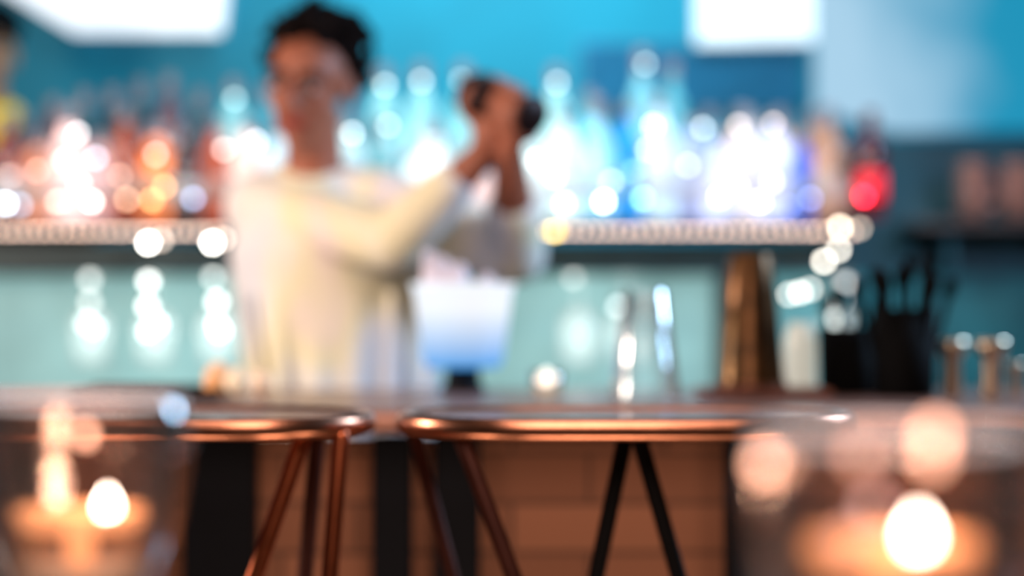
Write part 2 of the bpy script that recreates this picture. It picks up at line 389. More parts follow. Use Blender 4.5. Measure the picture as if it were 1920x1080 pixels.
# ------------------------------------------------------------ hanging wine glasses
gprof=[(.0,.0),(.032,.0),(.033,.002),(.006,.006),(.004,.012),(.0037,.055),(.006,.065),(.02,.073),(.034,.09),(.039,.11),(.037,.14),(.031,.18),
       (.029,.18),(.035,.14),(.0365,.11),(.032,.093),(.018,.077),(.0,.07)]
wg=lathe('wine_glass',gprof)
wgm=thin_glass('wine_glass_clear',(.97,1,1),.25,.9,em=.16,emc=(.95,1,.95))  # emission paints in the light caught by the hanging glasses
rnd=random.Random(11)
for px,top in [(170,470),(290,470),(408,470),(1175,462),(1085,462),(1572,462)]:
    D=4.965; p=P(px,top,D)
    o=obj('wine_glass',wg,(p.x,D,1.296),None,wgm,rot=(math.pi,0,0),label='clear stemmed wine glass hanging upside down under shelf',category='wine glass',group='wine glasses hanging under the shelf')
    k=.3 if px in(1085,1572) else (.5 if px==170 else 1)
    if px==1175:
        glint_bulb(1160,490,5.06,(1,.98,.9),20,'tiny white added glint behind hanging glass',.009); glint_bulb(1190,505,5.06,(1,.98,.9),14,'tiny white added glint behind hanging glass',.009); glint_bulb(1160,575,5.06,(.9,1,1),4,'tiny white added glint behind hanging glass',.009); continue
    if px==1085:
        glint_bulb(1075,520,5.06,(1,1,.95),3,'tiny white added glint behind hanging glass',.009); continue
    for yy,e_ in ((522,9),(566,8),(604,12),(620,10)):
        glint_bulb(px+rnd.uniform(-14,14),yy+rnd.uniform(-8,8),5.06,(1,1,.95),e_*k,'tiny white added glint behind hanging glass',.008+rnd.random()*.002)  # added bulbs imitate reflections in the hanging glasses
rk=bpy.data.objects.new('glass_rack',None); COL.objects.link(rk); rk.location=(-.4,4.965,1.3); rk['label']='dark metal stemware rack fixed beneath the shelf'; rk['category']='glass rack'
b=Blob()
for dy in (-.02,.02): b.cap((-1.3,dy,.004),(1.1,dy,.004),.004,.004,8,2)
for xx in (-1.2,-.4,.3,1.0): b.cap((xx,-.02,.004),(xx,.06,.03),.004,.004,8,2)
obj('rack_rail',meshof('rr',b.v,b.f),(0,0,0),rk,M('rack_metal',S(60,70,70),.3,1))

# ------------------------------------------------------------ side cabinet with copper mugs
sc=bpy.data.objects.new('side_cabinet',None); COL.objects.link(sc); sc.location=(1.45,6.1,0); sc['label']='dark teal cabinet with open shelf beside back bar'; sc['category']='cabinet'
tealm=M('dark_teal_paint',S(5,68,82),.5,noise=.4,scale=3)
topz=P(0,262,6.0).z
obj('cabinet_body',box('b1',1.3,.5,topz,.006),(0,.1,topz/2),sc,tealm)
obj('lower_door',box('b1d',1.24,.02,.34,.004),(0,-.16,1.13),sc,M('lit_teal_door',S(20,100,112),.5,noise=.3,scale=4,em=S(40,130,140),es=.16,emnoise=.9))  # lighter teal and emission stand in for light on the cabinet
mz=P(0,412,5.75).z
obj('shelf_board',box('b2',1.1,.22,.02,.003),(.05,-.26,mz-.0105),sc,M('cabinet_shelf',S(60,50,50),.5))
for xx in (-.4,.3,.5): obj('bracket',box('b3',.02,.16,.1,.003),(xx,-.23,mz-.07),sc,tealm)
cop=M('polished_copper',S(225,160,140),.22,1,noise=.1)
mugm=M('pale_copper',S(210,150,135),.3,.7,noise=.1)
mug=[(0,0),(.03,0),(.034,.004),(.037,.05),(.038,.13),(.039,.134),(.037,.134),(.035,.13),(.033,.008),(0,.006)]
mm=lathe('mug_body',mug)
for px in (1822,1908,1985):
    e=bpy.data.objects.new('copper_mug',None); COL.objects.link(e); e.location=((px-960)/F*5.75,5.75,mz+.0005); e['label']='polished copper mug with handle on dark shelf'; e['category']='mug'; e['group']='copper mugs on the cabinet shelf'
    obj('mug_body',mm,(0,0,0),e,mugm)
    b=Blob(); pts=[Vector((.035+.028*math.sin(t),0,.065-.035*math.cos(t))) for t in [math.pi*k/8 for k in range(9)]]
    b.chain(pts,[.004]*9); obj('handle',meshof('h',b.v,b.f),(0,0,0),e,mugm)

# ------------------------------------------------------------ front counter
CT=1.12
ct=bpy.data.objects.new('bar_counter',None); COL.objects.link(ct); ct.location=(0,3.3,0); ct['label']='long bar counter with copper edge and brick front'; ct['category']='bar counter'
wood=M('counter_top_wood',S(135,95,82),.4,noise=.3,scale=12,coat=.3)
obj('counter_top',box('ct',4.2,.62,.03,.008),(0,.0,CT-.015),ct,wood)
b=Blob(); b.cap((-2.1,-.31,CT-.014),(2.1,-.31,CT-.014),.0135,.0135,16,4)
obj('copper_edge',meshof('ce',b.v,b.f),(0,0,0),ct,M('counter_copper',S(190,140,125),.45,.6,noise=.1))
bk=bpy.data.materials.new('brown_brick'); bk.use_nodes=True
nt=bk.node_tree;N=nt.nodes;L=nt.links;pb=N['Principled BSDF'];tc=N.new('ShaderNodeTexCoord');br=N.new('ShaderNodeTexBrick')
mp=N.new('ShaderNodeMapping'); mp.inputs['Rotation'].default_value=(math.pi/2,0,0); L.new(tc.outputs['Object'],mp.inputs[0]); L.new(mp.outputs[0],br.inputs['Vector'])
br.inputs['Scale'].default_value=1; br.inputs['Brick Width'].default_value=.2; br.inputs['Row Height'].default_value=.065; br.inputs['Mortar Size'].default_value=.003
br.inputs['Color1'].default_value=(*S(165,110,84),1); br.inputs['Color2'].default_value=(*S(138,90,68),1); br.inputs['Mortar'].default_value=(*S(100,66,52),1)
L.new(br.outputs['Color'],pb.inputs['Base Color']); pb.inputs['Roughness'].default_value=.8
obj('brick_front',box('bf',4.1,.1,CT-.05,0),(0,-.1,(CT-.05)/2+.0),ct,bk)
navy=M('navy_post',S(7,10,20),.7,spec=.2)
for a,c in [(345,478),(698,772),(815,900),(1362,1480),(-60,60)]:
    D=3.1; w=(c-a)/F*D; x=((a+c)/2-960)/F*D
    obj('post',box('post',w,.06,CT-.04,.004),(x,D-3.3+.02,(CT-.04)/2),ct,navy)

# ------------------------------------------------------------ high copper tables
rimm=M('copper_rim',S(210,140,110),.28,1,noise=.12,scale=30)
blackm=M('black_steel',S(10,8,10),.6,.3,spec=.2)
copleg=M('copper_leg',S(200,110,75),.3,1)
def high_table(pxl,pxr,Dc,half,zc,legs,label):
    xl=(pxl-960)/F*Dc; xr=(pxr-960)/F*Dc; cx=(xl+xr)/2
    e=bpy.data.objects.new('high_table',None); COL.objects.link(e); e.location=(cx,Dc,0); e['label']=label; e['category']='table'
    L_=(xr-xl)/2-half
    pts=[]
    for i in range(17):
        a=-math.pi/2+math.pi*i/16; pts.append(Vector((L_+half*math.cos(a),half*math.sin(a),zc)))
    for i in range(17):
        a=math.pi/2+math.pi*i/16; pts.append(Vector((-L_+half*math.cos(a),half*math.sin(a),zc)))
    n=len(pts); bt=zc-.009; tp=zc+.007
    vs=[(p.x,p.y,tp) for p in pts]+[(p.x,p.y,bt) for p in pts]
    fs=[tuple(range(n)),tuple(reversed(range(n,2*n)))]+[(i,i+n,(i+1)%n+n,(i+1)%n) for i in range(n)]
    obj('table_top',meshof('tt',vs,fs,False),(0,0,0),e,wood)
    vs=[];fs=[];k=12
    for i,p in enumerate(pts):
        t=(pts[(i+1)%n]-pts[i-1]).normalized(); w=t.cross(Vector((0,0,1)))
        for j in range(k):
            a=2*math.pi*j/k; vs.append(p+w*.009*math.cos(a)+Vector((0,0,.0115*math.sin(a))))
    for i in range(n):
        for j in range(k):
            fs.append((i*k+j,i*k+(j+1)%k,((i+1)%n)*k+(j+1)%k,((i+1)%n)*k+j))
    obj('table_rim',meshof('tr',vs,fs),(0,0,0),e,rimm)
    for xa,xb,D,mt,r,dyb in legs:
        a=P(xa,855,D); bq=P(xb,1080,D); d=(bq-a)/(a.z-bq.z)
        top=a-d*(zc-.01-a.z); bot=a+d*(a.z-.008); bot.y+=dyb
        b=Blob(); b.cap(top-e.location,bot-e.location,r,r,12,3)
        obj('leg',meshof('leg',b.v,b.f),(0,0,0),e,mt)
        obj('foot',lathe('foot',[(0,0),(.018,0),(.018,.004),(.012,.009),(0,.009)],16),(bot.x-e.location.x,bot.y-e.location.y,0),e,blackm)
    return e
brn=M('brown_steel',S(80,42,34),.4,.6)
high_table(-160,690,2.6,.14,1.126,[(556,478,2.52,copleg,.009,0),(592,572,2.66,brn,.009,0),(636,618,2.52,copleg,.009,0),(-60,-120,2.52,copleg,.008,0),(0,30,2.66,brn,.008,0)],'narrow high table with copper rim and splayed copper legs')
high_table(757,1590,2.6,.14,1.126,[(788,848,2.66,brn,.008,0),(878,962,2.50,brn,.009,0),(1165,1118,2.56,blackm,.009,0),(1208,1272,2.54,blackm,.009,.03)],'narrow high table with copper rim and black splayed legs')

# ------------------------------------------------------------ things on the counter
def on(px,D): return ((px-960)/F*D,D,CT+.0005)
def size(D,px): return px/F*D
e=bpy.data.objects.new('shaker_tin',None); COL.objects.link(e); D=3.35; e.location=Vector(on(1406,D))+Vector((0,0,.012)); e['label']='tall copper shaker tin turned upside down on wooden board'; e['category']='shaker'
tinm=M('aged_copper',S(95,64,36),.3,.75,noise=.6,scale=22)
obj('tin_body',lathe('tb',[(0,.004),(.046,.004),(.0495,0),(.0505,.003),(.048,.012),(.038,.12),(.030,.18),(.027,.186),(0,.186)]),(0,0,0),e,tinm)
obj('rim',lathe('rm',[(.0495,.0),(.0515,.001),(.0515,.006),(.0485,.008)],40,True),(0,0,0),e,M('rim_brown_copper',S(150,95,70),.35,.8))
bd=obj('serving_board',box('sbd',.18,.14,.011,.004),Vector(on(1430,D))+Vector((0,0,.0055)),None,M('reddish_board',S(130,78,62),.5,noise=.3),label='small reddish wooden serving board on counter',category='board')
pg=lathe('pint',[(0,.148),(.027,.148),(.03,.145),(.0475,.003),(.047,.0),(.0445,.0),(.044,.003),(.027,.135),(0,.137)])
obj('pint_glass',pg,on(1210,3.3),None,thin_glass('pint_glass_clear',(.93,.97,.975),.16,1.5,em=.04),label='clear pint glass upside down on bar counter',category='glass')  # slight emission paints brightness into the glass
obj('glass_carafe',lathe('crf',[(0,0),(.022,0),(.024,.004),(.024,.07),(.021,.085),(.017,.095),(.017,.1),(.015,.1),(.015,.094),(.019,.083),(.022,.07),(.022,.006),(0,.005)]),on(1500,3.45),None,
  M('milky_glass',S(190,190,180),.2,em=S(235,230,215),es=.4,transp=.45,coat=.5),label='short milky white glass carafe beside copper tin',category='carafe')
e=bpy.data.objects.new('ice_bucket',None); COL.objects.link(e); D=3.5; e.location=on(868,D); e['label']='frosted ice bucket on black foot glowing white to blue'; e['category']='ice bucket'
z0=size(D,45);
obj('bucket_foot',lathe('bf2',[(0,0),(.032,0),(.033,.004),(.026,.012),(.024,z0),(0,z0)]),(0,0,0),e,blackm)
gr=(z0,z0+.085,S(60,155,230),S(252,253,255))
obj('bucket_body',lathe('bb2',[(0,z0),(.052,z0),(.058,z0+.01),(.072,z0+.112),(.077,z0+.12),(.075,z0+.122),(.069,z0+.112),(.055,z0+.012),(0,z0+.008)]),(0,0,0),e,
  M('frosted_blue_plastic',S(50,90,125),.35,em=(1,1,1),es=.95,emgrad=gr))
b=Blob(); zt=z0+.105
b.cap((-.048,0,zt),(-.05,0,zt+.06),.014,.008); b.cap((-.035,.0,zt),(-.03,0,zt+.048),.02,.01); b.cap((-.01,-.01,zt),(-.005,0,zt+.035),.022,.012); b.cap((.03,.0,zt),(.035,0,zt+.02),.016,.012); b.cap((-.045,0,zt+.01),(.04,0,zt+.002),.016,.012)
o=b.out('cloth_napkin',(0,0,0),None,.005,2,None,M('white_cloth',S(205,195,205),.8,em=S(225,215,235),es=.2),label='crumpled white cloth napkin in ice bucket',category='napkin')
o.location=e.location
obj('bar_mat',box('bmat',.2,.22,.012,.005),Vector(on(290,3.35))+Vector((0,0,.0065)),None,M('black_rubber',S(12,16,18),.8,bump=.5,spec=.2),label='black rubber bar mat on counter',category='bar mat')
for k,(px,r,D,c) in enumerate([(410,.021,3.42,(240,185,140)),(447,.019,3.32,(250,225,195)),(490,.017,3.36,(245,210,180)),(400,.014,3.28,(235,160,95))]):
    m=lathe('citrus',[(0,-r*1.05),(r*.25,-r),(r*.7,-r*.72),(r*.96,-r*.25),(r,.0),(r*.93,r*.35),(r*.68,r*.74),(r*.3,r*.97),(r*.15,r*1.08),(0,r*1.12)],24)
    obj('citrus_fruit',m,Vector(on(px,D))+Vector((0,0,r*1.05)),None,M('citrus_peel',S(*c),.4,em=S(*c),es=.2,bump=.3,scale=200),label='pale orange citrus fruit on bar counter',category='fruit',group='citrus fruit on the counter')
e=bpy.data.objects.new('glint_tealight',None); COL.objects.link(e); e.location=on(1025,3.35); e['label']='small glowing candle in glass cup, added for a glass highlight'; e['category']='candle'  # added candle stands in for a bright highlight on glassware
obj('glass_cup',lathe('gc',[(0,0),(.018,0),(.02,.003),(.024,.035),(.0225,.035),(.0185,.005),(0,.004)]),(0,0,0),e,thin_glass('cup_glass',(1,.97,.93),.1))
obj('wax',lathe('wx',[(0,.005),(.017,.005),(.019,.014),(0,.014)]),(0,0,0),e,M('white_wax',S(240,230,215),.5,em=S(250,230,210),es=.5))
obj('flame',lathe('fl',[(-0,.015),(.010,.018),(.015,.024),(.010,.032),(0,.038)],12),(0,0,0),e,emis('glint_flame',(1,.93,.88),2.6))
blk=M('matte_black_plastic',S(5,5,6),.8,spec=.1)
def holder(px,D,w,h,label):
    r=size(D,w)/2; hh=size(D,h)
    return obj('straw_holder',lathe('cup',[(0,0),(r*.92,0),(r*.95,.003),(r,hh),(r*.95,hh),(r*.88,.006),(0,.005)]),on(px,D),None,blk,label=label,category='holder')
holder(1592,3.41,118,125,'short matte black cup on bar counter')
holder(1696,3.33,118,165,'black straw holder with black straws on counter')
def stick(base_,lean,Lh,nm,lb,cat,grp):
    b=Blob(); b.cap((0,0,0),lean*Lh,.0042,.0042,10,2); b.cap(lean*Lh*.9,lean*Lh,.0085,.008,10,3)
    obj(nm,meshof('st',b.v,b.f),base_,None,blk,label=lb,category=cat,group=grp)
hc=Vector(on(1696,3.33))
for k in range(12):
    a=k*math.pi*2/12; rr=.018 if k%2 else .028
    lean=Vector((math.cos(a)*(.13 if k%2 else .26),math.sin(a)*.13,1)).normalized()
    sp_=(k%4==0)
    stick(hc+Vector((rr*math.cos(a),rr*math.sin(a),.012)),lean,.145+.035*random.random(),'bar_spoon' if sp_ else 'straw',
      'black bar spoon standing in black holder' if sp_ else 'thin black straw standing in black holder','spoon' if sp_ else 'straw','bar spoons in the holder' if sp_ else 'straws in the holder')
for k in range(4):
    stick(Vector(on(1592,3.41))+Vector((-.02+.013*k,.01*(k%2),.012)),Vector((-.12+.1*k,.05,1)).normalized(),.12+.012*k,'straw','thin black straw standing in black cup','straw','straws in the black cup')
jg=[(0,.0),(.014,.0),(.0155,.003),(.012,.045),(.0135,.052),(.023,.066),(.0235,.078),(.0215,.078),(.02,.068),(0,.056)]
jm=lathe('jigger',jg)
brass=M('brass',S(205,185,160),.3,1)
for px,D,s in [(1785,3.35,1.0),(1860,3.3,1.02),(1904,3.35,.6)]:
    o=obj('jigger',jm,on(px,D),None,brass,label='brass double-ended jigger on bar counter',category='jigger',group='jiggers on the counter'); o.scale=(s*.95,s*.95,s)
# ------------------------------------------------------------ foreground table + candle holders
TZ=1.10
ft=bpy.data.objects.new('high_table',None); COL.objects.link(ft); ft.location=(0,1.0,0); ft['label']='wooden table carrying the glass candle holders'; ft['category']='table'
obj('table_top',box('ftt',1.0,.68,.03,.01),(0,0,TZ-.015),ft,wood)
for x in (-.4,.4):
    for y in (-.25,.25):
        b=Blob(); b.cap((x,y,TZ-.03),(x*1.1,y*1.1,.012),.012,.012,12,3); obj('leg',meshof('fl',b.v,b.f),(0,0,0),ft,blackm)
vg=thin_glass('votive_glass',(.96,.91,.89),.1,2.2,em=.006,emc=(1,.75,.65),blend=.25)  # faint emission paints a warm haze into the glass
wax=M('cream_wax',S(215,195,175),.4,em=S(235,200,170),es=.42,transp=.3)  # emission paints candle light into the wax
cupm=M('glowing_wax_cup',S(250,175,120),.4,em=S(255,182,125),es=1.25,transp=.1)  # emission paints in the flame-lit wax surface
flm=emis('candle_flame',(1,.88,.74),30)
def votive(px,D,flx,label,fz,lights):
    e=bpy.data.objects.new('candle_holder',None); COL.objects.link(e); p=Vector(((px-960)/F*D,D,TZ+.0005)); e.location=p; e['label']=label; e['category']='candle'; e['group']='glass candle holders on the table'
    h=.112; lv=fz-.012; wl=fz-.03
    prof=[(0,0),(.026,0),(.03,.003),(.041,.02),(.051,.05),(.0555,.08),(.0545,.1),(.052,h),(.0505,h+.001),(.0498,h),(.0525,.1),(.0533,.08),(.0488,.051),(.0388,.022),(.028,.008),(0,.006)]
    obj('glass_bowl',lathe('gb',prof,56),(0,0,0),e,vg)
    b=Blob(); n=48; ring=[Vector((.0513*math.cos(2*math.pi*i/n),.0513*math.sin(2*math.pi*i/n),h)) for i in range(n+1)]
    for i in range(n): b.cap(ring[i],ring[i+1],.0016,.0016,6,1)
    obj('glass_rim',meshof('gr',b.v,b.f),(0,0,0),e,thin_glass('rim_glass',(.9,.85,.85),.2,2.0,em=.55,emc=(1,.82,.78)))  # rim emission paints in the bright edge reflection
    obj('wax',lathe('wxx',[(0,.008),(.027,.008),(.0375,.022),(.0375+(wl-.022)*.35,wl),(.03,wl+.0005),(0,wl)],40),(0,0,0),e,wax)
    obj('wax_pool',lathe('wp',[(0,wl),(.006,wl),(.007,lv),(.029,lv+.002),(.033,lv+.006),(.033,lv+.011),(.03,lv+.0105),(.01,lv+.008),(0,lv+.008)],40),(0,0,0),e,cupm)
    fx=(flx-px)/F*D
    b=Blob(); b.cap((fx,0,lv+.006),(fx+.0005,0,fz-.002),.0009,.0007,8,2); obj('wick',meshof('wk',b.v,b.f),(0,0,0),e,blackm)
    s=.0044
    obj('flame',lathe('flm',[(0,fz-.0055),(s*.6,fz-.0045),(s*.95,fz-.0015),(s,fz+.001),(s*.75,fz+.0035),(s*.35,fz+.0065),(0,fz+.009)],20),(fx,0,0),e,flm)
    l=bpy.data.lights.new('candle_light','POINT'); l.energy=.2; l.color=(1,.6,.4); l.shadow_soft_size=.006
    lo=bpy.data.objects.new('candle_light',l); COL.objects.link(lo); lo.parent=e; lo.location=(fx,0,fz+.02)
    g=bpy.data.objects.new('rim_glints',None); COL.objects.link(g); g.location=p; g['label']='added copper wire with tiny bulbs imitating reflections on candle bowl'; g['category']='light'; g['group']='added reflection bulbs on candle bowls'  # wire and bulbs added to imitate reflections on the glass
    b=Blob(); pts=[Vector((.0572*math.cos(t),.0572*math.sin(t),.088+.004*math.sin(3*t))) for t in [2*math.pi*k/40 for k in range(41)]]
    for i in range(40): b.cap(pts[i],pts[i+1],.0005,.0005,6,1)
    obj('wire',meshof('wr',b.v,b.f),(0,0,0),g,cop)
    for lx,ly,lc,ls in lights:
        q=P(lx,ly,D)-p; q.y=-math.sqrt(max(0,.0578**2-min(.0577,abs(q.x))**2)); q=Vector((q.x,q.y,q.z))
        b=Blob(); b.ell(q,(.003,.003,.0038),None,12,8); obj('glint_bulb',meshof('bl',b.v,b.f),(0,0,0),g,emis('peach_glint',lc,ls))
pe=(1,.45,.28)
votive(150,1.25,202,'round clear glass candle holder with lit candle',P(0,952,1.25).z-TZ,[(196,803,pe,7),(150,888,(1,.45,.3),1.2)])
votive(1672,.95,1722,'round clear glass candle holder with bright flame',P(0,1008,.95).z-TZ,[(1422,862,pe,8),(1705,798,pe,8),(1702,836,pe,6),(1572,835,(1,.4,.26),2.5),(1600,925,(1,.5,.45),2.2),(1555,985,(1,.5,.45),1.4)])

# ------------------------------------------------------------ people
def head_blob(B,hc,R,s=1):
    def T(p): return hc+R@(Vector(p)*s)
    def e(c,r): B.ell(T(c),(r[0]*s,r[1]*s,r[2]*s),R)
    e((0,.012,.035),(.071,.092,.072)); e((0,-.02,-.035),(.055,.066,.070)); e((0,-.05,-.09),(.024,.026,.022))
    e((.034,-.045,-.02),(.022,.028,.025)); e((-.034,-.045,-.02),(.022,.028,.025))
    B.cap(T((0,-.083,.012)),T((0,-.102,-.022)),.008*s,.0125*s); B.cap(T((-.012,-.088,-.026)),T((.012,-.088,-.026)),.008*s,.008*s)
    B.cap(T((-.035,-.072,.03)),T((.035,-.072,.03)),.011*s,.011*s)
    for q in (-1,1): e((q*.071,.012,-.005),(.009,.019,.029))
def head_parts(o,base,hc,R,hairm,s=1,curly=True):
    def T(p): return hc+R@(Vector(p)*s)-base
    eyew=M('eye_white',S(205,190,185),.3); iris=M('dark_iris',S(30,18,14),.2); lipm=M('lips',S(150,65,60),.5); brm=M('eyebrow_hair',S(20,14,14),.8)
    for q in (-1,1):
        b=Blob(); b.ell(T((q*.03,-.077,.008)),(.0125*s,.009*s,.007*s),R); obj('eye',meshof('eye',b.v,b.f),(0,0,0),o,eyew)
        b=Blob(); b.ell(T((q*.03,-.0845,.007)),(.0072*s,.003*s,.0068*s),R); obj('iris',meshof('iris',b.v,b.f),(0,0,0),o,iris)
        b=Blob(); b.chain([T((q*.013,-.086,.027)),T((q*.033,-.084,.033)),T((q*.05,-.07,.027))],[.0055*s,.0065*s,.004*s]); obj('eyebrow',meshof('eb',b.v,b.f),(0,0,0),o,brm)
    b=Blob(); b.chain([T((-.024,-.078,-.053)),T((-.008,-.087,-.05)),T((.008,-.087,-.05)),T((.024,-.078,-.053))],[.003*s,.006*s,.006*s,.003*s]); b.chain([T((-.018,-.08,-.058)),T((0,-.087,-.061)),T((.018,-.08,-.058))],[.003*s,.0065*s,.003*s])
    obj('mouth',meshof('mo',b.v,b.f),(0,0,0),o,lipm)
    b=Blob(); n=460; rnd=random.Random(5)
    b.ell(T((0,.028,.05)),(.075*s,.086*s,.072*s),R)
    for i in range(n):
        z=1-2*(i+.5)/n; a=i*2.39996; r=math.sqrt(1-z*z); v=Vector((r*math.cos(a),r*math.sin(a),z))
        if v.z<-.6 : continue
        if v.y<-.3 and v.z<.52+.14*math.sin(v.x*9+1): continue
        if v.y<.0 and v.z<-.1: continue
        zz=v.z*.076; k=1
        if curly:
            k=1.02+(rnd.uniform(-.08,.12) if rnd.random()<.75 else rnd.uniform(.15,.32))
            zz*=k
            if v.z>.2: zz+=.010
        b.ell(T((v.x*.076*k,.024+v.y*.09*k,.045+zz)),((.011 if curly else .008)*s,)*3,None,8,6)
    b.out('hair',(0,0,0),None,.004,0 if curly else 1,o,hairm)
def grip(B,c,a,up,t0,wrist,sgn,R=.0265):
    a=a.normalized(); p=(up-a*up.dot(a)).normalized(); q=a.cross(p)*sgn
    def W(th,rad,t): return c+a*t+(p*math.cos(th)+q*math.sin(th))*rad
    pc=W(0,R+.011,t0)
    for k in range(4):
        t=t0+(-.025+.017*k)
        B.cap(W(-.35,R+.010,t*.9+t0*.1),W(.55,R+.009,t),.0105,.009,12,4)
        ln=[.95,1.05,1.0,.82][k]
        ths=[.55,.55+1.0*ln,.55+1.8*ln,.55+2.4*ln]
        B.chain([W(x,R+.008,t) for x in ths],[.009,.0082,.0076,.007])
    B.cap(W(-.3,R+.011,t0-.02),W(-.85,R+.011,t0-.032),.012,.010,12,4)
    B.chain([W(-.85,R+.010,t0-.032),W(-1.45,R+.009,t0-.031),W(-2.0,R+.008,t0-.024)],[.0103,.009,.0078])
    B.cap(wrist,pc,.020,.017); B.cap(wrist,W(-.1,R+.012,t0-.013),.019,.015); B.cap(wrist,W(.1,R+.012,t0+.013),.019,.014)
def relaxed_hand(B,w,d,inward):
    d=d.normalized(); s_=d.cross(inward).normalized()
    B.cap(w,w+d*.05,.024,.022)
    for k in range(4):
        o=s_*(-.03+.02*k); B.cap(w+d*.02+o*.6,w+d*.085+o,.014,.0105)
        l=[.07,.08,.075,.058][k]
        B.chain([w+d*.085+o,w+d*(.085+l*.5)+o+inward*.006,w+d*(.085+l*.8)+o+inward*.016,w+d*(.085+l)+o+inward*.028],[.0098,.009,.0083,.0073])
    B.chain([w+d*.025+s_*-.025,w+d*.06+s_*-.05+inward*.01,w+d*.09+s_*-.055+inward*.02],[.013,.0105,.009])
base=Vector((-.30,4.03,0))
hc=P(583,166,3.97); R=Matrix.Rotation(math.radians(-18),3,'Z')@Matrix.Rotation(math.radians(8),3,'X')@Matrix.Rotation(math.radians(6),3,'Y')
neck=P(590,292,4.02)
shR=P(486,388,4.03); shL=P(712,382,4.0)
elR=P(742,452,3.84); wrR=P(904,292,3.77)
elL=P(966,474,3.93); wrL=P(956,290,3.77)
sc_c=P(950,200,3.74); sc_a=Vector((.58,-.70,-.26)).normalized()
skin=M('warm_skin',S(165,98,74),.5,noise=.08,scale=8)
def torso(B,g):
    B.loft([(( -.27,4.04,.86),.15+g,.105+g),((-.272,4.04,.95),.158+g,.112+g),((-.285,4.035,1.08),.138+g,.1+g),((-.302,4.03,1.22),.145+g,.108+g),((-.315,4.03,1.33),.145+g,.108+g),((-.323,4.03,1.39),.12+g,.09+g),((-.325,4.03,1.43),.085+g,.065+g),((-.326,4.03,1.465),.058+g*.3,.052+g*.3)])
    B.cap(shR,Vector((-.35,4.03,1.43)),.048+g,.035+g); B.cap(shL,Vector((-.30,4.03,1.43)),.048+g,.035+g)
B=Blob(); torso(B,0)
B.cap(neck+Vector((0,.0,-.05)),hc+R@Vector((0,.015,-.05)),.050,.045)
head_blob(B,hc,R,.93)
B.chain([shR,elR,elR.lerp(wrR,.35),wrR],[.046,.038,.038,.024]); B.chain([shL,elL,elL.lerp(wrL,.35),wrL],[.046,.038,.038,.024])
grip(B,sc_c,sc_a,Vector((.15,-.15,-.95)),.030,wrL,-1)
grip(B,sc_c,sc_a,Vector((-.35,.35,-.85)),-.032,wrR,1)
for q,xx in ((-1,-.36),(1,-.18)):
    B.chain([Vector((xx,4.04,.9)),Vector((xx-.0,4.02,.5)),Vector((xx,4.06,.09))],[.085,.058,.04]); B.cap((xx,4.06,.045),(xx,3.93,.035),.04,.032)
person=B.out('person',base,None,.0045,2,None,skin,label='bartender in loose white shirt shaking a cocktail shaker',category='person')
head_parts(person,base,hc,R,M('dark_curly_hair',S(18,11,10),.95,noise=.5,scale=60,spec=.1),.93)
# pale shirt; pastel tints paint coloured light into the cloth
sm=bpy.data.materials.new('light_tinted_cloth'); sm.use_nodes=True
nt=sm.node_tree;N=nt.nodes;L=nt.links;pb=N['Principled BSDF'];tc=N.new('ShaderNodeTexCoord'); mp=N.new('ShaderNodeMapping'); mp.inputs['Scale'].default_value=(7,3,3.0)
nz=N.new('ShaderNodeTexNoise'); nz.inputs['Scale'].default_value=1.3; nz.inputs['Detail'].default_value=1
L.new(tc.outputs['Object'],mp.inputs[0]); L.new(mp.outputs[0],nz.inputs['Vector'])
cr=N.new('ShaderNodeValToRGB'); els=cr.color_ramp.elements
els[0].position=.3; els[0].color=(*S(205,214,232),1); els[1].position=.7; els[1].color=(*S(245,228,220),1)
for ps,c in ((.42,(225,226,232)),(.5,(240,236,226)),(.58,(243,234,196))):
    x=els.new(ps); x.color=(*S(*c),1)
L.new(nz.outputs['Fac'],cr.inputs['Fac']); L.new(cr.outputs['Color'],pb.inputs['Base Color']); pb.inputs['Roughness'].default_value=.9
B=Blob(); torso(B,.012)
B.loft([((-.262,4.04,.84),.168,.13),((-.266,4.04,1.0),.158,.125),((-.285,4.03,1.2),.158,.122),((-.305,4.03,1.34),.157,.118),((-.32,4.03,1.40),.115,.08)])
B.chain([shR,elR,elR.lerp(wrR,.35),elR.lerp(wrR,.66)],[.056,.050,.046,.038]); B.chain([shL,elL,elL.lerp(wrL,.42)],[.058,.052,.045])
B.cap(elL+Vector((-.01,0,-.01)),elL.lerp(shL,.6)+Vector((0,0,-.03)),.045,.045)
for k in range(6):
    x=-.41+.052*k; B.cap((x,3.905+abs(k-2.5)*.010,.86),(x-.03+.010*k,3.912+abs(k-2.5)*.010,1.26),.019,.006)
for q in (-1,1):
    B.cap((-.326+q*.055,4.02,1.468),(-.326+q*.02,3.96,1.42),.013,.013)
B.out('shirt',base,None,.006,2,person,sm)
B=Blob(); B.loft([((-.27,4.04,.87),.165,.125),((-.27,4.04,.80),.175,.125),((-.27,4.04,.74),.168,.12)])
for xx in (-.36,-.18): B.chain([Vector((xx,4.04,.82)),Vector((xx,4.03,.5)),Vector((xx,4.06,.1))],[.1,.075,.062])
B.out('trousers',base,None,.008,2,person,M('dark_trousers',S(25,28,38),.8))
for xx in (-.36,-.18):
    B=Blob(); B.cap((xx,4.08,.05),(xx,3.9,.042),.049,.041); B.out('shoe',base,None,.007,2,person,M('black_leather',S(15,14,14),.3))
sh=bpy.data.objects.new('cocktail_shaker',None); COL.objects.link(sh); sh.location=sc_c; sh['label']='dark copper cocktail shaker held in both hands'; sh['category']='shaker'
sh.rotation_mode='QUATERNION'; sh.rotation_quaternion=Vector((0,0,1)).rotation_difference(sc_a)
dkc=M('dark_copper',S(45,22,20),.4,.5,noise=.3)
